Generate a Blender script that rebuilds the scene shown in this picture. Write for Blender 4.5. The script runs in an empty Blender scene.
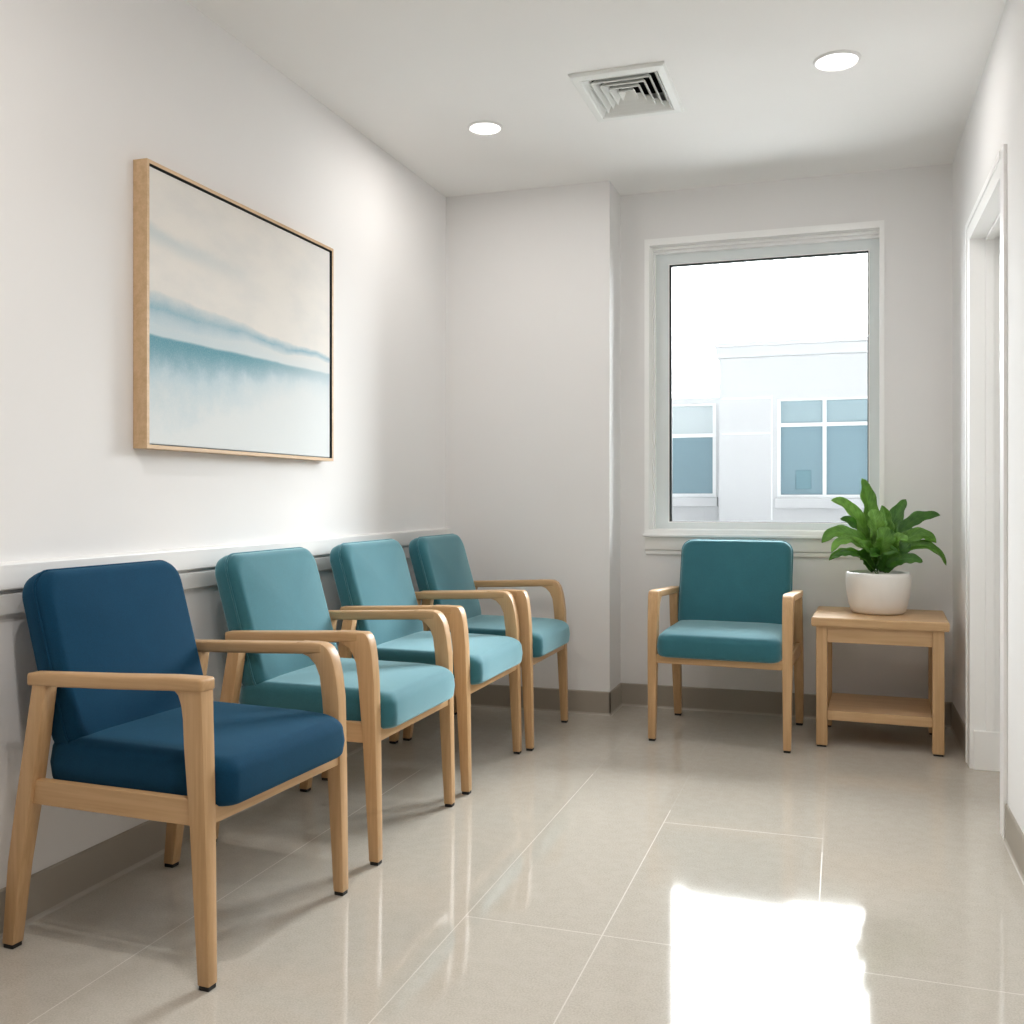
import bpy, bmesh, math, random
from mathutils import Vector, Matrix
random.seed(7)
S = bpy.context.scene
COL = S.collection
rad = math.radians

# ------------------------------------------------------------------ materials
def new_mat(name):
    m = bpy.data.materials.new(name); m.use_nodes = True
    nt = m.node_tree; nt.nodes.clear()
    out = nt.nodes.new('ShaderNodeOutputMaterial')
    b = nt.nodes.new('ShaderNodeBsdfPrincipled')
    nt.links.new(b.outputs[0], out.inputs[0])
    return m, nt, b, out

class NG:
    """small helper to chain nodes"""
    def __init__(s, nt): s.nt = nt
    def node(s, t, **kw):
        n = s.nt.nodes.new(t)
        for k, v in kw.items(): setattr(n, k, v)
        return n
    def put(s, sock, v):
        if hasattr(v, 'is_output'): s.nt.links.new(v, sock)
        elif isinstance(v, (tuple, list)) and len(v) == 3 and sock.type == 'RGBA': sock.default_value = (*v, 1)
        else: sock.default_value = v
    def math(s, op, a, b=0.0, c=None, clamp=False):
        n = s.node('ShaderNodeMath', operation=op, use_clamp=clamp)
        s.put(n.inputs[0], a); s.put(n.inputs[1], b)
        if c is not None: s.put(n.inputs[2], c)
        return n.outputs[0]
    def mix(s, f, a, b):
        n = s.node('ShaderNodeMix', data_type='RGBA')
        s.put(n.inputs[0], f); s.put(n.inputs[6], a); s.put(n.inputs[7], b)
        return n.outputs[2]
    def smooth(s, v, a, b, lo=0.0, hi=1.0):
        n = s.node('ShaderNodeMapRange', interpolation_type='SMOOTHSTEP')
        s.put(n.inputs[0], v); s.put(n.inputs[1], a); s.put(n.inputs[2], b); s.put(n.inputs[3], lo); s.put(n.inputs[4], hi)
        return n.outputs[0]
    def coords(s, which='Object', scale=(1, 1, 1)):
        t = s.node('ShaderNodeTexCoord'); m = s.node('ShaderNodeMapping')
        m.inputs['Scale'].default_value = scale
        s.nt.links.new(t.outputs[which], m.inputs[0])
        return m.outputs[0]
    def noise(s, vec, scale, detail=3, rough=.5):
        n = s.node('ShaderNodeTexNoise')
        s.nt.links.new(vec, n.inputs['Vector'])
        n.inputs['Scale'].default_value = scale; n.inputs['Detail'].default_value = detail; n.inputs['Roughness'].default_value = rough
        return n.outputs[0]
    def bump(s, h, strength, dist):
        n = s.node('ShaderNodeBump'); n.inputs['Strength'].default_value = strength; n.inputs['Distance'].default_value = dist
        s.put(n.inputs['Height'], h)
        return n.outputs[0]

def paint(name, c, rough=.6, bumps=.0, var=.015, spec=.5):
    m, nt, b, o = new_mat(name); g = NG(nt)
    v = g.coords()
    n = g.noise(v, 3.0, 2)
    g.put(b.inputs['Base Color'], g.mix(n, tuple(x * (1 - var) for x in c), tuple(min(1, x * (1 + var)) for x in c)))
    b.inputs['Roughness'].default_value = rough; b.inputs['Specular IOR Level'].default_value = spec
    if bumps:
        g.put(b.inputs['Normal'], g.bump(g.noise(v, 260, 2), bumps, .001))
    return m

def wood(name, axis, c1, c2):
    m, nt, b, o = new_mat(name); g = NG(nt)
    sc = [38, 38, 38]; sc[axis] = 2.2
    v = g.coords('Object', tuple(sc))
    n = g.noise(v, 1.0, 4, .6)
    sc2 = [160, 160, 160]; sc2[axis] = 5
    n2 = g.noise(g.coords('Object', tuple(sc2)), 1.0, 2)
    f = g.math('ADD', g.math('MULTIPLY', n, .7), g.math('MULTIPLY', n2, .3))
    g.put(b.inputs['Base Color'], g.mix(g.smooth(f, .32, .68), c1, c2))
    b.inputs['Roughness'].default_value = .42
    g.put(b.inputs['Normal'], g.bump(n2, .05, .0005))
    return m

def fabric(name, c, sheen, tint, rough=.9, spec=.18):
    m, nt, b, o = new_mat(name); g = NG(nt)
    v = g.coords('Object')
    w1 = g.noise(g.coords('Object', (380, 380, 380)), 1.0, 2)
    n = g.noise(v, 14, 3)
    f = g.math('ADD', g.math('MULTIPLY', w1, .75), g.math('MULTIPLY', n, .25))
    g.put(b.inputs['Base Color'], g.mix(f, tuple(x * .62 for x in c), tuple(x * 1.38 for x in c)))
    b.inputs['Roughness'].default_value = rough
    b.inputs['Specular IOR Level'].default_value = spec
    b.inputs['Sheen Weight'].default_value = sheen
    b.inputs['Sheen Roughness'].default_value = .45
    b.inputs['Sheen Tint'].default_value = (*tint, 1)
    g.put(b.inputs['Normal'], g.bump(w1, .25, .0008))
    return m

def plain(name, c, rough=.5, spec=.5, metal=0.0):
    m, nt, b, o = new_mat(name)
    b.inputs['Base Color'].default_value = (*c, 1); b.inputs['Roughness'].default_value = rough
    b.inputs['Specular IOR Level'].default_value = spec; b.inputs['Metallic'].default_value = metal
    return m

M = {}
M['wall'] = paint('wall paint', (.825, .816, .812), .75, 0, .015, .12)
M['ceiling'] = paint('ceiling paint', (.89, .88, .865), .8)
M['trim'] = paint('white trim paint', (.93, .93, .925), .3)
M['rail'] = paint('white rail paint', (.80, .795, .785), .4)
M['apron'] = paint('sill apron paint', (.80, .785, .755), .45)
M['base'] = paint('taupe vinyl baseboard', (.36, .32, .268), .4, 0, .05)
M['cove'] = paint('pale cove highlight', (.44, .40, .345), .35)  # bead tinted paler than the vinyl to carry the cove's highlight
OAK1, OAK2 = (.50, .30, .138), (.61, .385, .20)
for i, k in enumerate('xyz'): M['wood_' + k] = wood('oak grain ' + k, i, OAK1, OAK2)
M['frame_y'] = wood('light oak frame', 1, (.56, .37, .20), (.68, .47, .28))
M['table_x'] = wood('table oak x', 0, (.50, .31, .15), (.61, .40, .22))
M['table_z'] = wood('table oak z', 2, (.49, .30, .14), (.60, .39, .21))
M['teal'] = fabric('teal upholstery', (.030, .142, .178), .9, (.62, .92, 1.0), .75, .22)
M['navy'] = fabric('navy upholstery', (.0032, .043, .094), .14, (.3, .75, 1.0))
M['pad'] = plain('dark foot pad', (.012, .012, .012), .6)
M['alu'] = plain('grey green window frame', (.74, .785, .79), .4)
M['gasket'] = plain('black gasket', (.012, .02, .02), .5)
M['pot'] = paint('matt white ceramic', (.79, .765, .73), .45, .08)
M['soil'] = paint('dark potting soil', (.016, .012, .009), .95, .6, .5)
M['bld'] = paint('white painted masonry', (.53, .537, .548), .8)
M['bldtrim'] = paint('white window surround', (.85, .855, .86), .6)
M['ground'] = paint('grey paving', (.12, .12, .12), .9)
M['bounce_slab'] = paint('white bounce surface', (.88, .88, .875), .9)
M['duct'] = plain('dark duct', (.02, .022, .022), .7)
M['vent'] = paint('vent white enamel', (.83, .84, .82), .4)
M['ring'] = plain('downlight trim ring', (.85, .85, .84), .4)

def glass_pane(name):
    m = bpy.data.materials.new(name); m.use_nodes = True
    nt = m.node_tree; nt.nodes.clear(); g = NG(nt)
    out = g.node('ShaderNodeOutputMaterial'); mx = g.node('ShaderNodeMixShader')
    t = g.node('ShaderNodeBsdfTransparent'); t.inputs[0].default_value = (.97, .985, .985, 1)
    r = g.node('ShaderNodeBsdfGlossy'); r.inputs['Roughness'].default_value = .0
    f = g.node('ShaderNodeFresnel'); f.inputs[0].default_value = 1.3
    nt.links.new(f.outputs[0], mx.inputs[0]); nt.links.new(t.outputs[0], mx.inputs[1]); nt.links.new(r.outputs[0], mx.inputs[2])
    nt.links.new(mx.outputs[0], out.inputs[0])
    return m
M['glass'] = glass_pane('window glass')

def far_glass(name, c):
    m, nt, b, o = new_mat(name); g = NG(nt)
    n = g.noise(g.coords('Object', (.9, .9, .5)), 1.3, 2)
    g.put(b.inputs['Base Color'], g.mix(n, tuple(x * .88 for x in c), tuple(x * 1.1 for x in c)))
    b.inputs['Roughness'].default_value = .5; b.inputs['Specular IOR Level'].default_value = .1
    return m
M['farglass'] = far_glass('blue office glass', (.19, .275, .315))
M['farblind'] = far_glass('pale blind behind glass', (.28, .36, .39))
M['farpale'] = far_glass('pale lowered blind', (.47, .52, .535))
M['fardark'] = far_glass('dim teal panel', (.14, .235, .27))

def emit(name, c, s):
    m, nt, b, o = new_mat(name)
    b.inputs['Base Color'].default_value = (.9, .9, .9, 1)
    b.inputs['Emission Color'].default_value = (*c, 1); b.inputs['Emission Strength'].default_value = s
    return m
M['lens'] = emit('lit downlight lens', (1, .98, .95), 3.0)

def floor_mat():
    m, nt, b, o = new_mat('polished floor tile'); g = NG(nt)
    v = g.coords('Object')
    sp = g.noise(v, 230, 2, .7); bl = g.noise(v, 26, 4, .6); big = g.noise(v, 1.7, 2)
    c = g.mix(g.smooth(sp, .34, .66), (.47, .43, .365), (.575, .53, .465))
    c = g.mix(g.math('MULTIPLY', g.smooth(bl, .35, .7), .35), c, (.60, .56, .50))
    c = g.mix(g.math('MULTIPLY', big, .12), c, (.45, .42, .37))
    sep = g.node('ShaderNodeSeparateXYZ'); nt.links.new(v, sep.inputs[0])
    X, Y = sep.outputs[0], sep.outputs[1]
    def near(val, at, w): return g.math('LESS_THAN', g.math('ABSOLUTE', g.math('SUBTRACT', val, at)), w)
    def gt(val, at): return g.math('GREATER_THAN', val, at)
    def lt(val, at): return g.math('LESS_THAN', val, at)
    W = .0015
    gm = None
    for x, ye in ((-1.54, 3.4), (-.895, 3.55), (-.545, 3.2), (-.055, 2.95)):
        k = g.math('MULTIPLY', near(X, x, W), g.smooth(Y, ye + .5, ye - .3, .25, 1.0))
        gm = k if gm is None else g.math('MAXIMUM', gm, k)
    rows = [(2.335, -.895, .5), (3.21, -.545, -.055), (.80, -.895, .5)]
    for y, a, c2 in rows:
        k = g.math('MULTIPLY', near(Y, y, W), g.math('MULTIPLY', gt(X, a), lt(X, c2)))
        gm = g.math('MAXIMUM', gm, k)
    g.put(b.inputs['Base Color'], g.mix(g.math('MULTIPLY', gm, .42), c, (.70, .67, .62)))
    g.put(b.inputs['Roughness'], g.math('ADD', g.math('MULTIPLY', gm, .35), g.math('ADD', .055, g.math('MULTIPLY', bl, .03))))
    b.inputs['IOR'].default_value = 1.5; b.inputs['Specular IOR Level'].default_value = .40
    g.put(b.inputs['Normal'], g.bump(g.noise(v, 1.6, 2), .02, .02))
    return m
M['floor'] = floor_mat()

# ------------------------------------------------------------------ mesh helpers
class MB:
    def __init__(s): s.bm = bmesh.new()
    def quadloft(s, secs, bev=0.0, seg=2):
        """secs: list of 4-point loops, lofted and capped"""
        bm = s.bm
        loops = [[bm.verts.new(p) for p in L] for L in secs]
        n = len(loops[0]); fs = []
        for a, b in zip(loops, loops[1:]):
            for i in range(n):
                fs.append(bm.faces.new((a[i], a[(i + 1) % n], b[(i + 1) % n], b[i])))
        fs.append(bm.faces.new(list(reversed(loops[0])))); fs.append(bm.faces.new(loops[-1]))
        bmesh.ops.recalc_face_normals(bm, faces=fs)
        if bev:
            es = set()
            for f in fs:
                for e in f.edges:
                    if len(e.link_faces) == 2 and e.calc_face_angle(0) > rad(40): es.add(e)
            bmesh.ops.bevel(bm, geom=list(es), offset=bev, segments=seg, profile=.5, affect='EDGES', clamp_overlap=True)
        return s
    def box(s, x0, x1, y0, y1, z0, z1, bev=0.0, seg=2):
        return s.quadloft([[(x0, y0, z), (x1, y0, z), (x1, y1, z), (x0, y1, z)] for z in (z0, z1)], bev, seg)
    def loops(s, loops, close=True, cap0=True, cap1=True):
        bm = s.bm
        L = [[bm.verts.new(p) for p in lp] for lp in loops]
        n = len(L[0]); fs = []
        for a, b in zip(L, L[1:]):
            for i in range(n if close else n - 1):
                j = (i + 1) % n
                fs.append(bm.faces.new((a[i], a[j], b[j], b[i])))
        if cap0: fs.append(bm.faces.new(list(reversed(L[0]))))
        if cap1: fs.append(bm.faces.new(L[-1]))
        bmesh.ops.recalc_face_normals(bm, faces=fs)
        return s
    def lathe(s, prof, c=(0, 0), n=64):
        return s.loops([[(c[0] + r * math.cos(2 * math.pi * i / n), c[1] + r * math.sin(2 * math.pi * i / n), z) for i in range(n)] for r, z in prof])
    def tube(s, pts, r, n=8, closed=False):
        P = [Vector(p) for p in pts]; lo = []
        m = len(P)
        for i, p in enumerate(P):
            a = P[(i - 1) % m] if closed or i > 0 else p
            b = P[(i + 1) % m] if closed or i < m - 1 else p
            t = (b - a).normalized()
            u = t.cross(Vector((.13, .31, .94))).normalized(); w = t.cross(u)
            lo.append([tuple(p + r * (math.cos(2 * math.pi * k / n) * u + math.sin(2 * math.pi * k / n) * w)) for k in range(n)])
        if closed:
            lo.append(lo[0])
            return s.loops(lo, True, False, False)
        return s.loops(lo)
    def ring(s, o, i, y0, y1):
        """rectangular picture-frame ring in the xz plane: o/i = (x0,x1,z0,z1)"""
        def rect(r, y): return [(r[0], y, r[2]), (r[1], y, r[2]), (r[1], y, r[3]), (r[0], y, r[3])]
        return s.loops([rect(o, y1), rect(o, y0), rect(i, y0), rect(i, y1), rect(o, y1)], True, False, False)
    def xf(s, mat):
        bmesh.ops.transform(s.bm, matrix=mat, verts=s.bm.verts[:]); return s
    def build(s, name, mat, parent=None, world=False, smooth=False, angle=None):
        me = bpy.data.meshes.new(name)
        bmesh.ops.remove_doubles(s.bm, verts=s.bm.verts[:], dist=1e-6)
        if world and parent is not None:
            p = parent
            off = Vector((0, 0, 0))
            while p is not None: off += p.location; p = p.parent
            bmesh.ops.translate(s.bm, verts=s.bm.verts[:], vec=-off)
        bmesh.ops.recalc_face_normals(s.bm, faces=s.bm.faces[:])
        s.bm.to_mesh(me); s.bm.free()
        o = bpy.data.objects.new(name, me); COL.objects.link(o)
        me.materials.append(M[mat] if isinstance(mat, str) else mat)
        if smooth:
            for p in me.polygons: p.use_smooth = True
            if angle: me.set_sharp_from_angle(angle=rad(angle))
        if parent is not None: o.parent = parent
        return o

def tag(o, label=None, cat=None, group=None, kind=None):
    if label: o['label'] = label
    if cat: o['category'] = cat
    if group: o['group'] = group
    if kind: o['kind'] = kind
    return o
def empty(name, loc=(0, 0, 0), rz=0.0):
    o = bpy.data.objects.new(name, None); COL.objects.link(o)
    o.location = loc; o.rotation_euler = (0, 0, rz); o.empty_display_size = .1
    return o
def copy_tree(o, parent=None):
    c = o.copy(); COL.objects.link(c); c.parent = parent
    for ch in list(o.children): copy_tree(ch, c)
    return c
def struct(o): return tag(o, kind='structure')

# ------------------------------------------------------------------ room dimensions
XL, XR = -1.908, .48
YB, YC, XC = 4.95, 4.70, -1.06       # window wall, chase face, chase side
YF, H = -4.6, 2.572
T = .14
# window opening and door opening
WX0, WX1, WZ0, WZ1 = -.915, .172, .885, 2.315
DY0, DY1, DZ = 3.43, 4.23, 2.06
# vent hole
VX0, VX1, VY0, VY1 = -.905, -.618, 3.515, 3.885

struct(MB().box(XL - T, XR + T, YF - T, YB + .22, -.08, 0).build('floor', 'floor'))
m = MB()   # ceiling with the opening for the air vent
m.box(XL - T, VX0, YF - T, YB + .22, H, H + .06).box(VX1, XR + T, YF - T, YB + .22, H, H + .06)
m.box(VX0, VX1, YF - T, VY0, H, H + .06).box(VX0, VX1, VY1, YB + .22, H, H + .06)
struct(m.build('ceiling', 'ceiling'))
struct(MB().box(XL - T, XL, YF - T, YB + .22, 0, H).build('wall_left', 'wall'))
struct(MB().box(XL, XR, YF - T, YF, 0, H).build('wall_front', 'wall'))
m = MB()
m.box(XR, XR + T, YF - T, DY0, 0, H).box(XR, XR + T, DY1, YB + .22, 0, H).box(XR, XR + T, DY0, DY1, DZ, H)
struct(m.build('wall_right', 'wall'))
m = MB()
m.box(XL, XC, YC, YB + .22, 0, H)
m.box(XC, WX0, YB, YB + .22, 0, H).box(WX1, XR, YB, YB + .22, 0, H)
m.box(WX0, WX1, YB, YB + .22, 0, WZ0).box(WX0, WX1, YB, YB + .22, WZ1, H)
struct(m.build('wall_back', 'wall'))

# baseboards: flat vinyl strip with a small cove toe, run along a wall
def strip(mb, p0, p1, nrm, prof):
    p0 = Vector((*p0, 0)); p1 = Vector((*p1, 0)); n = Vector((*nrm, 0))
    L = [[tuple(p + n * a + Vector((0, 0, z))) for a, z in prof] for p in (p0, p1)]
    mb.loops(L)
BP = [(0, 0), (.006, 0), (.006, .108), (.003, .113), (0, .113)]
CP = [(.006, 0), (.013, 0), (.0095, .002), (.0075, .005), (.006, .010)]
m = MB(); strip(m, (XL, YF), (XL, YC), (1, 0), BP); o = struct(m.build('baseboard_left', 'base'))
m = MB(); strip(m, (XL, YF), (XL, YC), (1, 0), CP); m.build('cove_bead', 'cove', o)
m = MB()
strip(m, (XL, YC), (XC + .006, YC), (0, -1), BP); strip(m, (XC, YC - .006), (XC, YB), (1, 0), BP); strip(m, (XC, YB), (XR, YB), (0, -1), BP)
o = struct(m.build('baseboard_back', 'base'))
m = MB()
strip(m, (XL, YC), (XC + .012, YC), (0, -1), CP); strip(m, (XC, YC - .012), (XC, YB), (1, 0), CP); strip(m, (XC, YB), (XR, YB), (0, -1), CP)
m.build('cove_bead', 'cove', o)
m = MB(); strip(m, (XR, YF), (XR, 3.368), (-1, 0), BP); strip(m, (XR, 4.33), (XR, YB), (-1, 0), BP)
o = struct(m.build('baseboard_right', 'base'))
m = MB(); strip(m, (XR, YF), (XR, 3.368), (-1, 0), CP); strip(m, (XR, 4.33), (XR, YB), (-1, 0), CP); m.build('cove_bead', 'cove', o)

# chair rail on the left wall: two boards with a shadow gap
m = MB(); m.quadloft([[(XL, y, .828), (XL + .022, y, .828), (XL + .022, y, .890), (XL, y, .896)] for y in (YF, YC)], .003)
struct(m.build('trim_1', 'rail'))
m = MB(); m.quadloft([[(XL, y, .768), (XL + .011, y, .768), (XL + .014, y, .817), (XL, y, .820)] for y in (YF, YC)], .002)
struct(m.build('trim_2', 'rail'))

# ------------------------------------------------------------------ window
w = struct(empty('window_1', (-.374, YB, .865)))
c_o = (-.936, .188, .865, 2.336)
MB().ring(c_o, (-.911, .167, .888, 2.303), YB - .012, YB + .004).build('casing', 'trim', w, True)
m = MB(); m.ring((WX0, WX1, WZ0, WZ1), (-.908, .1695, .886, 2.300), YB + .004, YB + .03)
m.ring((WX0, WX1, WZ0, WZ1), (-.901, .1705, .886, 2.288), YB + .03, YB + .055)
m.ring((WX0, WX1, WZ0, WZ1), (-.893, .171, .890, 2.275), YB + .055, YB + .08)
m.build('jamb_liner', 'trim', w, True)
f = MB().ring((WX0, WX1, WZ0, WZ1), (-.830, .125, .922, 2.224), YB + .08, YB + .14).build('sash_frame', 'alu', w, True)
MB().ring((-.8305, .1255, .9215, 2.2245), (-.826, .121, .926, 2.2205), YB + .076, YB + .1).build('glazing_bead', 'trim', f, True)
MB().ring((-.8262, .1212, .9258, 2.2207), (-.8145, .1165, .9285, 2.2125), YB + .079, YB + .104).build('gasket', 'gasket', f, True)
MB().box(-.822, .118, YB + .094, YB + .100, .926, 2.218).build('pane', 'glass', w, True)
MB().box(-.942, .194, YB - .030, YB + .08, .853, .867, .003).build('sill', 'trim', w, True)
m = MB().box(-.934, .186, YB - .014, YB, .788, .853, .002).box(-.930, .182, YB - .010, YB, .764, .786, .002)
m.build('apron', 'apron', w, True)

# ------------------------------------------------------------------ doorway on the right
d = struct(empty('door_1', (XR, 3.83, 0)))
m = MB()
m.box(XR - .010, XR, DY1, DY1 + .10, 0, DZ + .07, .001).box(XR - .010, XR, DY0 - .062, DY0, 0, DZ + .07, .001).box(XR - .010, XR, DY0, DY1, DZ, DZ + .07, .001)
m.box(XR - .014, XR - .010, DY1 + .07, DY1 + .10, 0, DZ + .07, .001).box(XR - .014, XR - .010, DY0, DY1 + .07, DZ + .045, DZ + .07, .001)
m.build('casing', 'trim', d, True)
m = MB()
m.box(XR - .010, XR + .095, DY1 - .012, DY1, 0, DZ).box(XR - .010, XR + .095, DY0, DY0 + .012, 0, DZ).box(XR - .010, XR + .095, DY0, DY1, DZ - .012, DZ)
m.box(XR + .045, XR + .075, DY1 - .024, DY1 - .012, 0, DZ, .002).box(XR + .045, XR + .075, DY0 + .012, DY0 + .024, 0, DZ, .002).box(XR + .045, XR + .075, DY0, DY1, DZ - .024, DZ - .012, .002)
m.build('jamb', 'trim', d, True)
MB().box(XR + .004, XR + .095, DY1 - .026, DY1 - .012, 0, .15, .002).build('plinth_block', 'trim', d, True)
lf = MB().box(XR + .096, XR + .135, DY0, DY1, .006, DZ, .002).build('leaf', 'trim', d, True)

# ------------------------------------------------------------------ painting
M_canvas, nt, b, o_ = new_mat('abstract seascape canvas'); g = NG(nt)
# canvas object: local y runs along the wall 0..1.03, local z 0..0.76 ; s, t normalised
CW, CH = 1.055, .790
v = g.coords('Object')
sep = g.node('ShaderNodeSeparateXYZ'); nt.links.new(v, sep.inputs[0])
s_ = g.math('DIVIDE', sep.outputs[1], CW); t_ = g.math('SUBTRACT', 1.0, g.math('DIVIDE', sep.outputs[2], CH))
nA = g.noise(g.coords('Object', (1, 2.2, 5)), 1.6, 4, .6)
nB = g.noise(g.coords('Object', (1, 3.2, 3.6)), 2.4, 5, .68)
nC = g.noise(g.coords('Object', (1, 60, 60)), 4.0, 2, .6)
tw = g.math('ADD', t_, g.math('MULTIPLY', g.math('SUBTRACT', nA, .5), .075))
col = g.mix(g.smooth(nA, .35, .7), (.815, .785, .745), (.755, .74, .715))
# pale lower water
col = g.mix(g.smooth(tw, .45, .62), col, (.73, .765, .775))
# upper faint wisp
wisp = g.math('MULTIPLY', g.smooth(g.math('ABSOLUTE', g.math('SUBTRACT', tw, g.math('ADD', .235, g.math('MULTIPLY', s_, .10)))), .055, .0), g.smooth(s_, .62, .0))
col = g.mix(g.math('MULTIPLY', wisp, .55), col, (.50, .60, .63))
# middle streak
mid_w = g.smooth(s_, 0.0, 1.0, .058, .020)
mid = g.math('SUBTRACT', 1.0, g.math('DIVIDE', g.math('ABSOLUTE', g.math('SUBTRACT', tw, g.math('ADD', .507, g.math('MULTIPLY', s_, .012)))), mid_w), clamp=True)
mid = g.math('MULTIPLY', g.math('POWER', mid, .8), g.math('ADD', .5, g.math('MULTIPLY', nB, .8)), clamp=True)
col = g.mix(g.math('MULTIPLY', mid, .92), col, (.23, .44, .545))
# haze between streak and horizon on the left
hz = g.math('MULTIPLY', g.math('MULTIPLY', g.smooth(tw, .49, .55), g.smooth(tw, .70, .60)), g.smooth(s_, 1.1, .0))
col = g.mix(g.math('MULTIPLY', hz, .6), col, (.47, .61, .68))
# dark teal sea with a crisp upper edge, fading downwards in streaks
te = g.math('ADD', t_, g.math('ADD', g.math('MULTIPLY', g.math('SUBTRACT', nA, .5), .018), g.math('MULTIPLY', s_, .012)))
edge = g.smooth(te, .598, .612)
dep = g.math('SUBTRACT', te, .603)
ln = g.math('MULTIPLY', g.smooth(s_, .95, .0, .055, .14), g.math('ADD', .35, g.math('MULTIPLY', nB, 1.35)))
core = g.math('MULTIPLY', edge, g.smooth(dep, g.math('MULTIPLY', ln, 1.25), g.math('MULTIPLY', ln, .05)))
core = g.math('MULTIPLY', core, g.smooth(s_, 1.05, .35, .32, 1.0))
soft = g.math('MULTIPLY', g.math('MULTIPLY', edge, g.smooth(dep, g.math('MULTIPLY', ln, 2.7), .0)), g.smooth(s_, 1.0, .1, .30, .85))
col = g.mix(soft, col, (.38, .57, .665))
col = g.mix(g.math('MULTIPLY', core, .9), col, (.11, .315, .395))
col = g.mix(g.math('MULTIPLY', g.smooth(nC, .42, .75), .13), col, (.86, .86, .84))
g.put(b.inputs['Base Color'], col); b.inputs['Roughness'].default_value = .8; b.inputs['Specular IOR Level'].default_value = .2
g.put(b.inputs['Normal'], g.bump(nC, .2, .0008))

pt = empty('framed_painting', (XL, 2.346, 1.188))
tag(pt, 'large framed abstract seascape in pale grey and teal on the left wall', 'painting')
PW, PH, PD, FW = 1.087, .818, .048, .0105
def yz(y0, y1, z0, z1, x): return [(x, y0, z0), (x, y1, z0), (x, y1, z1), (x, y0, z1)]
m = MB()
m.loops([yz(0, PW, 0, PH, 0.001), yz(0, PW, 0, PH, PD), yz(FW, PW - FW, FW, PH - FW, PD), yz(FW, PW - FW, FW, PH - FW, .006), yz(0, PW, 0, PH, .001)], True, False, False)
m.build('frame', 'frame_y', pt)
MB().box(.001, .006, .004, PW - .004, .004, PH - .004).build('backing_board', 'gasket', pt)
m = MB().box(.006, .041, 0, CW, 0, CH, .003)
cv = m.build('canvas', M_canvas, pt); cv.location = (0, (PW - CW) / 2, FW + .0025)
m = MB(); q = FW - .0004
m.loops([yz(q, PW - q, q, PH - q, PD - .001), yz(q + .0012, PW - q - .0012, q + .0012, PH - q - .0012, PD - .001), yz(q + .0012, PW - q - .0012, q + .0012, PH - q - .0012, .006), yz(q, PW - q, q, PH - q, .006), yz(q, PW - q, q, PH - q, PD - .001)], True, False, False)
m.build('dark_rebate', 'gasket', pt)

# ------------------------------------------------------------------ armchair
def rrect(a, b, r, n=7):
    r = max(min(r, a - 1e-4, b - 1e-4), 1e-4); P = []
    for cx, cy, a0 in ((a - r, b - r, 0), (-a + r, b - r, 90), (-a + r, -b + r, 180), (a - r, -b + r, 270)):
        for i in range(n + 1):
            t = rad(a0 + 90 * i / n); P.append((cx + r * math.cos(t), cy + r * math.sin(t)))
    # subdivide the straight runs so the crown has vertices to move
    out = []
    for i, p in enumerate(P):
        q = P[(i + 1) % len(P)]; out.append(p)
        if math.hypot(p[0] - q[0], p[1] - q[1]) > .06:
            for k in range(1, 6): out.append((p[0] + (q[0] - p[0]) * k / 6, p[1] + (q[1] - p[1]) * k / 6))
    return out
def pillow(a, b, rc, t, fr, crown, crown_back=0.0, side=0.004):
    """cushion lying in xy, half sizes a, b, thickness t (z from 0 to t); fr fillet radius of the top edge"""
    fb = min(fr * .6, t * .3); L = []
    def flat(s, z, cr):
        base = rrect(a - (fr if cr >= 0 else fb), b - (fr if cr >= 0 else fb), rc)
        k = abs(cr) * (1 - s ** 2.4)
        return [(x * s, y * s, z + (k if cr >= 0 else -k)) for x, y in base]
    for s in (.02, .3, .55, .75, .9): L.append(flat(s, 0, -max(crown_back, 1e-6)))
    for i in range(6):
        th = rad(90 * i / 5); ins = fb * (1 - math.sin(th))
        L.append([(x, y, fb * (1 - math.cos(th))) for x, y in rrect(a - ins, b - ins, rc)])
    zm = (fb + t - fr) / 2
    L.append([(x, y, zm) for x, y in rrect(a + side, b + side, rc)])
    for i in range(9):
        th = rad(90 * i / 8); ins = fr * (1 - math.cos(th))
        L.append([(x, y, t - fr + fr * math.sin(th)) for x, y in rrect(a - ins, b - ins, rc)])
    for s in (.95, .87, .76, .62, .45, .25, .02): L.append(flat(s, t, crown))
    return L

def lerp_table(tab, z):
    for (z0, *a), (z1, *b) in zip(tab, tab[1:]):
        if z <= z1:
            k = (z - z0) / (z1 - z0)
            return [p + (q - p) * k for p, q in zip(a, b)]
    return tab[-1][1:]

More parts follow.
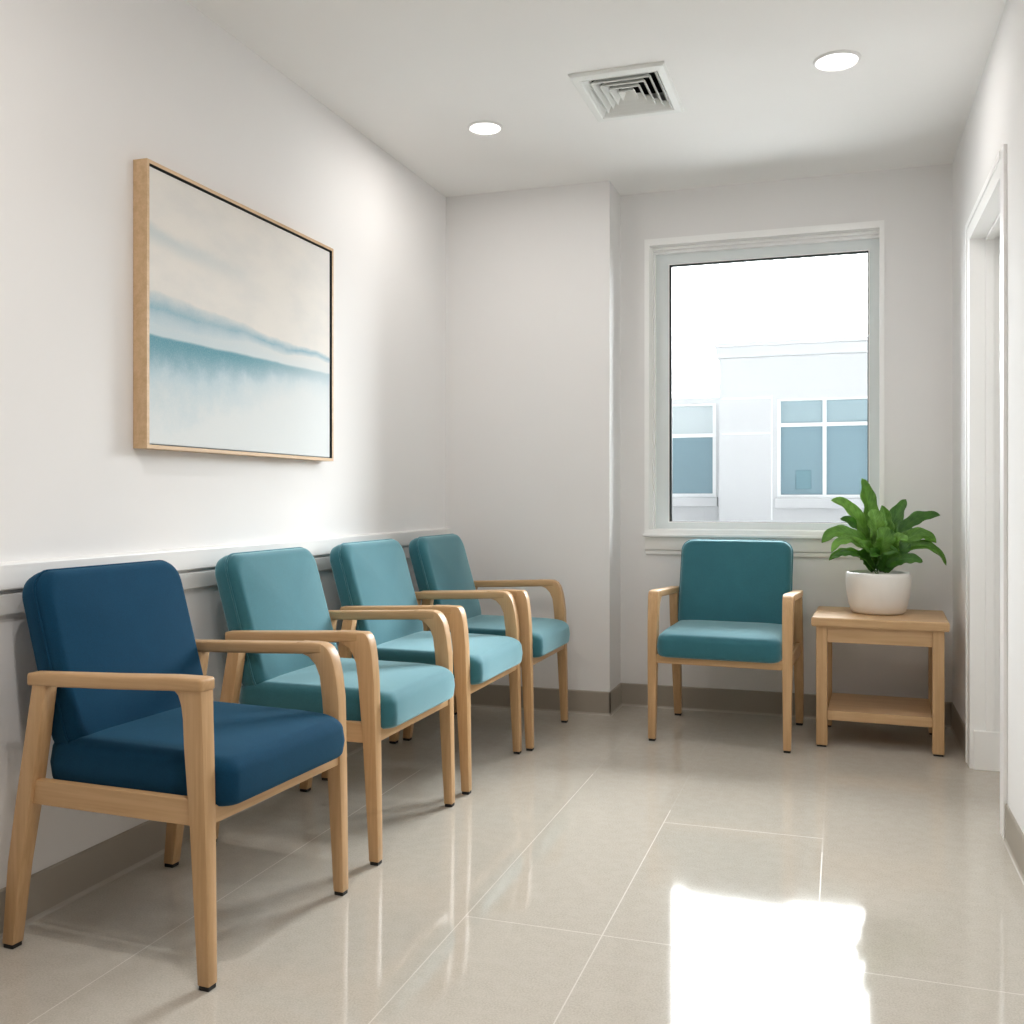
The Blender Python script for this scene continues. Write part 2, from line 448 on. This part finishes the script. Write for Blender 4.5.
def make_armchair(fab, label, group):
    root = empty('armchair'); tag(root, label, 'chair', group)
    HY = .2825
    # seat cushion: long axis y, tilted a little to the back
    A, B = .261, .258
    m = MB(); m.loops(pillow(A, B, .042, .112, .032, .008, 0, .003))
    for vv in m.bm.verts:      # rounder nose at the front
        k = max(0, (vv.co.x - .14) / .12); vv.co.z -= .014 * k * k * (vv.co.z / .112)
    m.xf(Matrix.Translation((.062, 0, .379)) @ Matrix.Rotation(rad(.6), 4, 'Y'))
    m.build('seat_cushion', fab, root, smooth=True)
    # backrest: reclined cushion
    BH, BWD, BT = .218, .254, .084
    m = MB(); m.loops(pillow(BH, BWD, .055, BT, .030, .012, .004, .003))
    R = Matrix.Translation((-.192, 0, .660)) @ Matrix.Rotation(rad(-16), 4, 'Y') @ Matrix.Translation((-.045, 0, 0))
    # pillow local: x -> up, z -> forward
    A3 = Matrix(((0, 0, 1, 0), (0, 1, 0, 0), (1, 0, 0, 0), (0, 0, 0, 1)))
    m.xf(R @ A3)
    bk = m.build('backrest', fab, root, smooth=True)
    m = MB()
    m.tube([R @ A3 @ Vector((x, y, BT - .031)) for x, y in rrect(BH + .0015, BWD + .0015, .055)], .0032, 6, True)
    m.build('piping', fab, bk, smooth=True)
    for sy in (1, -1):
        # front leg, wider at the top where it flows into the armrest
        curl = 1.0 if sy > 0 else (.12 if fab == 'navy' else .55)
        web = .35 if (sy < 0 and fab == 'navy') else 1.0
        tab = [(.010, .270, .300, .0155), (.35, .252, .2935, .0195), (.52, .238, .2885, .0208)]
        for z, inn, fro, hw in ((.575, .007, .0055, .021), (.605, .020, .012, .0212), (.625, .040, .018, .0215), (.636, .073, .023, .022), (.650, .078, .033, .022), (.6585, .078, .045, .022), (.6625, .078, .059, .022)):
            tab.append((z, .238 - inn * web, .2870 - fro * curl, hw))
        secs = []
        for z in [.010, .12, .24, .35, .44, .52, .555, .575, .59, .605, .616, .625, .636, .643, .650, .6585, .6625]:
            x0, x1, hw = lerp_table(tab, z)
            cy = sy * HY
            secs.append([(x0, cy - hw, z), (x1, cy - hw, z), (x1, cy + hw, z), (x0, cy + hw, z)])
        lg = MB().quadloft(secs, .003).build('leg', 'wood_z', root, smooth=True, angle=35)
        MB().box(.272, .298, sy * HY - .0135, sy * HY + .0135, 0, .011, .002).build('foot_pad', 'pad', lg)
        # rear leg, raked back
        secs = []
        for z, x0, x1, hw in ((.010, -.286, -.253, .0165), (.20, -.266, -.226, .0195), (.36, -.238, -.194, .0205), (.50, -.212, -.170, .0205), (.625, -.190, -.150, .0195)):
            secs.append([(x0, sy * HY - hw, z), (x1, sy * HY - hw, z), (x1, sy * HY + hw, z), (x0, sy * HY + hw, z)])
        lg = MB().quadloft(secs, .003).build('leg', 'wood_z', root, smooth=True, angle=35)
        MB().box(-.284, -.255, sy * HY - .0145, sy * HY + .0145, 0, .011, .002).build('foot_pad', 'pad', lg)
        # armrest slab
        secs = []
        for x, zt, th, hw in ((-.206, .646, .029, .0215), (-.10, .650, .030, .0235), (.05, .656, .030, .025), (.16, .661, .030, .025), (.205, .6635, .030, .0245), (.238, .662, .026, .0235)) if curl > .5 else ((-.206, .646, .029, .0215), (-.10, .650, .030, .0235), (.05, .656, .030, .025), (.20, .6635, .030, .025), (.276, .6645, .030, .025), (.288, .663, .027, .0245)):
            c = sy * HY
            secs.append([(x, c - hw, zt - th), (x, c + hw, zt - th), (x, c + hw, zt), (x, c - hw, zt)])
        MB().quadloft(secs, .006, 3).build('armrest', 'wood_x', root, smooth=True, angle=35)
        # side rail
        c = sy * HY
        MB().quadloft([[(-.222, c - .011, .344), (-.222, c + .011, .344), (-.222, c + .011, .400), (-.222, c - .011, .400)],
                       [(.262, c - .011, .346), (.262, c + .011, .346), (.262, c + .011, .403), (.262, c - .011, .403)]], .002).build('side_rail', 'wood_x', root)
    MB().box(.262, .288, -HY + .012, HY - .012, .346, .386, .002).build('front_rail', 'wood_y', root)
    MB().box(-.225, -.202, -HY + .012, HY - .012, .345, .378, .002).build('rear_rail', 'wood_y', root)
    return root

GR = 'waiting room armchairs'
c1 = make_armchair('navy', 'navy blue armchair with pale wooden frame, nearest the camera by the left wall', GR)
c1.location = (-1.556, 2.104, 0); c1.rotation_euler.z = rad(-3.0); c1.scale = (1, .965, 1)
c2 = make_armchair('teal', 'teal armchair standing next to the navy blue armchair along the left wall', GR)
c2.location = (-1.550, 2.868, 0)
for (x, y, rz, sy, sc, lb) in ((-1.546, 3.592, 0, 1.03, 1, 'teal armchair in the wall row with a teal armchair on each side'),
                               (-1.512, 4.219, 0, .96, 1, 'teal armchair at the far end of the wall row, in the room corner'),
                               (-.480, 4.536, -93, 1.03, .97, 'teal armchair standing alone under the window, left of the wooden side table')):
    c = copy_tree(c2); c.location = (x, y, 0); c.rotation_euler.z = rad(rz); c.scale = (sc, sc * sy, sc); c['label'] = lb

# ------------------------------------------------------------------ side table
tb = empty('side_table', (.154, 4.592, 0), rad(-2.2))
tag(tb, 'square light oak side table with a lower shelf, holding the potted plant in the corner', 'table')
tw_, td_ = .267, .232
m = MB().quadloft([[(-tw_ + .004, -td_ + .004, .507), (tw_ - .004, -td_ + .004, .507), (tw_ - .004, td_ - .004, .507), (-tw_ + .004, td_ - .004, .507)],
                   [(-tw_, -td_, .514), (tw_, -td_, .514), (tw_, td_, .514), (-tw_, td_, .514)],
                   [(-tw_, -td_, .540), (tw_, -td_, .540), (tw_, td_, .540), (-tw_, td_, .540)],
                   [(-tw_ + .005, -td_ + .005, .545), (tw_ - .005, -td_ + .005, .545), (tw_ - .005, td_ - .005, .545), (-tw_ + .005, td_ - .005, .545)]])
m.build('table_top', 'table_x', tb)
lx, ly = tw_ - .041, td_ - .038
for sx in (1, -1):
    for sy in (1, -1):
        lg = MB().box(sx * lx - .0225, sx * lx + .0225, sy * ly - .0225, sy * ly + .0225, .008, .507, .003).build('leg', 'table_z', tb)
        MB().box(sx * lx - .019, sx * lx + .019, sy * ly - .019, sy * ly + .019, 0, .009, .002).build('foot_pad', 'pad', lg)
m = MB()
m.box(-lx + .022, lx - .022, -ly - .014, -ly + .008, .440, .507, .002).box(-lx + .022, lx - .022, ly - .008, ly + .014, .440, .507, .002)
m.box(-lx - .014, -lx + .008, -ly + .022, ly - .022, .440, .507, .002).box(lx - .008, lx + .014, -ly + .022, ly - .022, .440, .507, .002)
m.build('apron', 'table_x', tb)
MB().box(-lx + .022, lx - .022, -ly - .012, ly + .012, .113, .153, .003).build('shelf', 'table_x', tb)

# ------------------------------------------------------------------ potted plant
pl = empty('potted_plant', (.150, 4.622, .545), rad(18.3))
tag(pl, 'leafy green plant in a round white pot on the wooden side table', 'plant')
prof = [(.0, .0), (.088, .0), (.104, .003), (.113, .012), (.121, .04), (.129, .08), (.1335, .115), (.135, .14), (.134, .16), (.131, .174), (.128, .1785), (.125, .179), (.122, .176), (.121, .165), (.119, .15), (.114, .13), (.0, .13)]
prof[0] = (.0005, 0); prof[-1] = (.0005, .13)
MB().lathe(prof, n=72).build('pot', 'pot', pl, smooth=True, angle=50)
sb = MB().lathe([(.0005, .158), (.06, .160), (.10, .155), (.1185, .150), (.1175, .140), (.0005, .140)], n=48)
for vv in sb.bm.verts: vv.co.z += random.uniform(-.003, .003) if vv.co.z > .15 else 0
sb.build('soil', 'soil', pl, smooth=True)

def leaf_mat(name, dark, lite):
    m, nt, b, o = new_mat(name); g = NG(nt)
    uv = g.node('ShaderNodeUVMap'); sp = g.node('ShaderNodeSeparateXYZ'); nt.links.new(uv.outputs[0], sp.inputs[0])
    cx = g.math('ABSOLUTE', g.math('SUBTRACT', sp.outputs[0], .5))
    rib = g.smooth(cx, .035, .0)
    vein = g.math('MULTIPLY', g.smooth(g.math('SINE', g.math('MULTIPLY', g.math('SUBTRACT', sp.outputs[1], g.math('MULTIPLY', cx, .5)), 70)), .75, 1.0), .35)
    n = g.noise(g.coords('Object'), 45, 3)
    c = g.mix(g.smooth(n, .3, .7), dark, lite)
    c = g.mix(g.math('MAXIMUM', g.math('MULTIPLY', rib, .6), vein), c, tuple(min(1, x * 1.5 + .01) for x in lite))
    g.put(b.inputs['Base Color'], c); b.inputs['Roughness'].default_value = .38
    b.inputs['Subsurface Weight'].default_value = 0
    tr = g.node('ShaderNodeBsdfTranslucent'); g.put(tr.inputs[0], g.mix(.5, lite, (.25, .40, .03)))
    ad = g.node('ShaderNodeMixShader'); ad.inputs[0].default_value = .22
    nt.links.new(b.outputs[0], ad.inputs[1]); nt.links.new(tr.outputs[0], ad.inputs[2]); nt.links.new(ad.outputs[0], o.inputs[0])
    return m
M['leafA'] = leaf_mat('mid green leaf', (.060, .175, .014), (.125, .30, .032))
M['leafB'] = leaf_mat('deep green leaf', (.026, .105, .010), (.062, .19, .018))
M['leafC'] = leaf_mat('fresh green leaf', (.095, .245, .025), (.19, .39, .06))
U = .00436   # design unit of the plant
def leaf(base, mid, tip, width, face=(0, -1, .5), mat='leafA', fold=.22, wave=.10, droop=0, shape=1.0, seed=0):
    r = random.Random(seed)
    P = [Vector((p[0] * U, p[2] * U, .181 + p[1] * U)) for p in (base, mid, tip)]
    C = P[1] * 2 - (P[0] + P[2]) / 2
    N, K = 22, 8; F = Vector(face).normalized()
    bm = bmesh.new(); uvl = bm.loops.layers.uv.new('UVMap'); rows = []; info = {}
    ph = r.uniform(0, 6.28); ph2 = r.uniform(0, 6.28)
    for i in range(N + 1):
        t = i / N
        c = P[0] * (1 - t) ** 2 + C * 2 * t * (1 - t) + P[2] * t * t
        tg = (P[0] * -2 * (1 - t) + C * 2 * (1 - 2 * t) + P[2] * 2 * t).normalized()
        wd = tg.cross(F).normalized(); nm = wd.cross(tg).normalized()
        tt = t ** shape
        hw = .5 * width * U * min(1, 1.62 * (tt + .03) ** .55 * (1.0005 - tt) ** .62) + .0003
        row = []
        for k in range(K + 1):
            q = (k / K - .5) * 2
            ruff = 1 + wave * .7 * math.sin(t * 21 + ph + (1.3 if q > 0 else 0)) * abs(q)
            off = abs(q) * hw * 2 * fold + wave * hw * .8 * math.sin(t * 17 + ph2 + (2 if q > 0 else 0)) * q * q
            vtx = bm.verts.new(c + wd * q * hw * ruff + nm * off)
            info[vtx] = (k / K, t); row.append(vtx)
        rows.append(row)
    for a, b_ in zip(rows, rows[1:]):
        for k in range(K):
            f = bm.faces.new((a[k], a[k + 1], b_[k + 1], b_[k])); f.smooth = True
            for lp in f.loops: lp[uvl].uv = info[lp.vert]
    me = bpy.data.meshes.new('leaf'); bm.to_mesh(me); bm.free()
    o = bpy.data.objects.new('leaf', me); COL.objects.link(o); o.parent = pl
    me.materials.append(M[mat])
    sm = o.modifiers.new('thickness', 'SOLIDIFY'); sm.thickness = .0012; sm.offset = 0
    return o
# (right, up, back) of base, middle and tip in plant units measured from the pot axis at the rim
LV = [
    ((-2, 20, 4), (-6, 62, 8), (-15, 93, 4), 23, (.15, -1, .15), 'leafA'),
    ((-6, 16, 2), (-22, 55, 2), (-49, 71, -6), 22, (.35, -1, .55), 'leafC'),
    ((6, 18, 2), (16, 48, 4), (31, 72, 8), 20, (-.35, -1, .25), 'leafB'),
    ((12, 26, 2), (37, 50, 6), (63, 56, 2), 17, (-.25, -1, .55), 'leafB'),
    ((10, 16, -4), (33, 36, -8), (53, 29, -12), 19, (-.1, -1, .55), 'leafA'),
    ((12, 16, -6), (42, 26, -12), (62, 7, -14), 14, (.15, -1, .75), 'leafA'),
    ((4, 6, -12), (18, 14, -22), (34, 11, -26), 15, (-.1, -1, .4), 'leafB'),
    ((-4, 20, -6), (-38, 39, -10), (-60, 29, -12), 18, (.1, -1, .6), 'leafA'),
    ((-6, 16, -8), (-36, 32, -16), (-53, 20, -20), 13, (.1, -1, .65), 'leafC'),
    ((-22, 20, -8), (-42, 20, -14), (-54, 12, -16), 9, (.1, -1, .5), 'leafA'),
    ((-24, 16, -14), (-40, 19, -18), (-52, 14, -20), 8, (.0, -1, .5), 'leafB'),
    ((-3, 26, -6), (-6, 48, -10), (-8, 62, -6), 23, (.05, -1, .1), 'leafC'),
    ((6, 22, 0), (9, 45, 2), (6, 66, 6), 18, (-.2, -1, .1), 'leafA'),
    ((-4, 18, -12), (-2, 33, -20), (-6, 44, -18), 24, (.0, -1, .55), 'leafA'),
    ((6, 16, -12), (12, 31, -20), (18, 32, -28), 18, (-.15, -1, .8), 'leafC'),
    ((-6, 8, -8), (-14, 22, -16), (-26, 30, -20), 18, (.2, -1, .55), 'leafA'),
    ((-2, 2, -6), (-8, 18, -18), (-18, 16, -28), 18, (.1, -1, .6), 'leafB'),
    ((2, 0, -6), (4, 17, -16), (4, 24, -26), 26, (0, -1, .4), 'leafB'),
    ((6, 0, -4), (18, 20, -10), (28, 24, -12), 20, (-.15, -1, .4), 'leafB'),
    ((-6, 0, -2), (-16, 14, -6), (-24, 18, -8), 18, (.15, -1, .4), 'leafB'),
    ((0, 2, 6), (-10, 38, 16), (-30, 52, 24), 20, (.3, -1, .5), 'leafB'),
    ((4, 4, 8), (22, 34, 18), (46, 40, 26), 20, (-.3, -1, .6), 'leafB'),
    ((2, 4, 2), (8, 26, -2), (8, 42, 0), 30, (0, -1, .2), 'leafB'),
    ((-6, 2, 4), (-8, 24, 4), (-14, 44, 6), 26, (.1, -1, .2), 'leafB'),
]
for i, (a, b_, c, wd, fc, mt) in enumerate(LV): leaf(a, b_, c, wd, fc, mt, seed=i, wave=.2)
for (a, b_, c) in (((-2, 0, -2), (-14, 10, -6), (-24, 18, -10)), ((-3, -2, -4), (-16, 12, -10), (-26, 16, -14)), ((3, 0, 0), (8, 10, -2), (12, 18, -4)), ((0, -4, 0), (0, 8, 1), (-1, 22, 2))):
    MB().tube([Vector((p[0] * U, p[2] * U, .181 + p[1] * U)) for p in (a, b_, c)], .0022, 7).build('stem', 'leafA', pl, smooth=True)

# ------------------------------------------------------------------ ceiling vent
vx, vy = (-.935 - .588) / 2, (3.47 + 3.93) / 2
vt = empty('air_vent', (vx, vy, H)); tag(vt, 'white rectangular air diffuser with stepped louvres in the ceiling', 'vent')
def rectxy(hx, hy, z): return [(-hx, -hy, z), (hx, -hy, z), (hx, hy, z), (-hx, hy, z)]
OX, OY, IX, IY = .1735, .230, .139, .184
MB().loops([rectxy(IX, IY, .03), rectxy(IX, IY, -.010), rectxy(IX + .006, IY + .006, -.014), rectxy(OX - .006, OY - .006, -.012), rectxy(OX, OY, -.006), rectxy(OX, OY, .0), rectxy(OX, OY, .001)], True, False, False).build('frame', 'vent', vt)
MB().loops([rectxy(IX + .004, IY + .004, .0), rectxy(IX + .004, IY + .004, .12)], True, False, True).build('duct_box', 'duct', vt)
for i in range(5):
    k = 1 - i * .19
    ox, oy = IX * k - .003, IY * k - .004
    ix, iy = max(ox - .019, .003), max(oy - .025, .004)
    zb, zt = -.013, .016
    MB().loops([rectxy(ox, oy, zb), rectxy(ox + .001, oy + .001, zb + .004), rectxy(ix + .002, iy + .002, zt), rectxy(ix, iy, zt - .001), rectxy(ox - .0015, oy - .0015, zb), rectxy(ox, oy, zb)], True, False, False).build('louvre', 'vent', vt)

# ------------------------------------------------------------------ downlights and added fill lamps
def downlight(x, y, r, label):
    d = empty('downlight', (x, y, H)); tag(d, label, 'ceiling light', 'recessed ceiling downlights')
    m = MB(); m.lathe([(r - .013, .0), (r - .013, -.004), (r - .009, -.008), (r - .002, -.006), (r, -.002), (r, .0)], n=64)
    bmesh.ops.delete(m.bm, geom=[f for f in m.bm.faces if len(f.verts) > 4], context='FACES')
    m.build('trim_ring', 'ring', d, smooth=True, angle=50)
    MB().lathe([(r - .013, -.001), (r - .0135, -.0028), (.0005, -.0034), (.0005, -.001)], n=64).build('lens', 'lens', d, smooth=True, angle=50)
    return d
LAMP_W = 4.2
def lamp(x, y, p, size=.10):
    l = bpy.data.lights.new('downlight or fill lamp', 'AREA'); l.shape = 'DISK'; l.size = size; l.energy = p; l.color = (1, .955, .915)
    o = bpy.data.objects.new('downlight_or_fill_lamp', l); COL.objects.link(o); o.location = (x, y, H - .006)
    return o
downlight(-1.392, 3.858, .072, 'small round downlight in the ceiling left of the air vent')
downlight(-.016, 3.652, .080, 'round downlight in the ceiling right of the air vent')
for x, y, p in ((-1.392, 3.858, LAMP_W), (-.016, 3.652, LAMP_W * .75), (-.95, 1.3, LAMP_W * 2.3), (-.4, 1.1, LAMP_W * 1.9)):  # last two are added fill, out of view, with no fixture
    lamp(x, y, p)

# ------------------------------------------------------------------ building across the way
BY = 14.0
bd = empty('office_building', (3.2, BY, -.3)); tag(bd, 'white office building with blue glazed windows seen through the window', 'building')
xa, ztop = -1.613, 3.126            # left corner and height of the main block
gx0, gx1, gz0, gz1, gmull = -0.835, 0.397, 1.036, 2.382, -0.219
m = MB()   # main block with the window opening left free
m.box(xa, gx0, BY, BY + 6, -.3, ztop).box(gx1, 9, BY, BY + 6, -.3, ztop).box(gx0, gx1, BY, BY + 6, -.3, gz0).box(gx0, gx1, BY, BY + 6, gz1, ztop).box(gx0, gx1, BY + .6, BY + 6, gz0, gz1)
m.build('main_block', 'bld', bd, True)
MB().box(xa - .03, 9, BY - .12, BY + .3, ztop - .17, ztop, .01).box(xa - .05, 9, BY - .2, BY + .3, ztop - .03, ztop + .03, .01).build('parapet', 'bld', bd, True)
m = MB()
for z0 in (2.405, 1.921): m.box(-1.572, -0.915, BY - .012, BY, z0 - .012, z0 + .012)
m.box(-0.915, -0.895, BY - .012, BY, gz0 - .3, gz1 + .05)
m.build('wall_joint', 'bldtrim', bd, True)
def far_window(x0, x1, z0, z1, Y, zt, mull, mats, fw):
    f = MB()
    f.ring((x0, x1, z0, z1), (x0 + fw, x1 - fw, z0 + fw, z1 - fw * .6), Y + .02, Y + .12)
    f.box(x0 + fw, x1 - fw, Y + .03, Y + .11, zt - fw * .55, zt + fw * .55)
    xs = [x0 + fw] + list(mull) + [x1 - fw]
    for q in mull: f.box(q - fw * .55, q + fw * .55, Y + .026, Y + .112, z0 + fw, z1 - fw * .6)
    w = f.build('window', 'bldtrim', bd, True)
    for i, (p, q) in enumerate(zip(xs, xs[1:])):
        MB().box(p, q, Y + .09, Y + .10, z0 + fw, zt).build('pane', mats[0], w, True)
        MB().box(p, q, Y + .09, Y + .10, zt, z1 - fw * .6).build('pane', mats[1 + i], w, True)
    MB().box(x0 - .03, x1 + .03, Y - .09, Y + .02, z0 - .14, z0, .01).build('sill', 'bld', w, True)
    return w
zt = 2.029
w1 = far_window(gx0, gx1, gz0, gz1, BY, zt, [gmull], ('farglass', 'farblind', 'farblind'), .045)
px0, px1, pz0, pz1 = -0.593, -0.393, 1.158, 1.415
MB().box(px0, px1, BY + .07, BY + .089, pz0, pz1, .005).build('panel', 'fardark', w1, True)
# lower wing on the left, set back a little
WY = BY + .5
hx0, hx1, hz0, hz1, wt = -2.593, -1.713, 1.05, 2.399, 2.482
m = MB()
m.box(-9, hx0, WY, WY + 5, -.3, wt).box(hx1, xa, WY, WY + 5, -.3, wt).box(hx0, hx1, WY, WY + 5, -.3, hz0).box(hx0, hx1, WY, WY + 5, hz1, wt).box(hx0, hx1, WY + .6, WY + 5, hz0, hz1)
m.build('side_wing', 'bld', bd, True)
far_window(hx0, hx1, hz0, hz1, WY, 1.94, [], ('farglass', 'farpale'), .05)
struct(MB().box(-14, 14, 9, 32, -.5, -.3).build('ground', 'ground'))
struct(MB().box(-9, 9, YB + .25, 9.6, -.5, -.25).build('bounce_slab', 'bounce_slab'))  # unseen pale slab, added to bounce daylight up onto the ceiling

# ------------------------------------------------------------------ sky: overcast, bright ahead, dimmer behind
W = bpy.data.worlds.new('overcast sky'); S.world = W; W.use_nodes = True
nt = W.node_tree; nt.nodes.clear(); g = NG(nt)
out = g.node('ShaderNodeOutputWorld'); bg = g.node('ShaderNodeBackground')
tc = g.node('ShaderNodeTexCoord'); sp = g.node('ShaderNodeSeparateXYZ'); nt.links.new(tc.outputs['Generated'], sp.inputs[0])
SKY_HI, SKY_MID, SKY_LO = 23.0, 22.0, .85
hi = g.smooth(sp.outputs[2], .45, .72, SKY_MID, SKY_HI)
fr = g.smooth(sp.outputs[1], .02, .38)
hi = g.math('MULTIPLY', hi, g.smooth(sp.outputs[0], -.35, .75, .75, 1.7))
g.put(bg.inputs[1], g.math('ADD', SKY_LO, g.math('MULTIPLY', fr, hi)))
bg.inputs[0].default_value = (.965, .985, 1.0, 1)
nt.links.new(bg.outputs[0], out.inputs[0])
W.cycles.sampling_method = 'MANUAL'; W.cycles.sample_map_resolution = 256
pl_ = bpy.data.lights.new('window portal', 'AREA'); pl_.shape = 'RECTANGLE'; pl_.size = .95; pl_.size_y = 1.3; pl_.cycles.is_portal = True
po = bpy.data.objects.new('window_portal', pl_); COL.objects.link(po); po.location = (-.352, YB + .13, 1.572); po.rotation_euler = (rad(-90), 0, 0)

# ------------------------------------------------------------------ camera and view
cam = bpy.data.cameras.new('camera'); co = bpy.data.objects.new('camera', cam); COL.objects.link(co)
co.location = (0, 0, 1.05); co.rotation_euler = (rad(90), 0, rad(18.3))
cam.sensor_fit = 'HORIZONTAL'; cam.sensor_width = 36; cam.lens = 997 / 1024 * 36; cam.shift_y = -15 / 1024
cam.clip_start = .02
S.camera = co
vs = S.view_settings
S.display_settings.display_device = 'sRGB'
vs.view_transform = 'Standard'; vs.look = 'None'; vs.gamma = 1; vs.use_curve_mapping = False; vs.exposure = 0.29
cy = S.cycles
cy.use_denoising = True; cy.max_bounces = 14; cy.diffuse_bounces = 8; cy.glossy_bounces = 5; cy.transparent_max_bounces = 10
cy.sample_clamp_indirect = 6.0; cy.caustics_reflective = False; cy.caustics_refractive = False
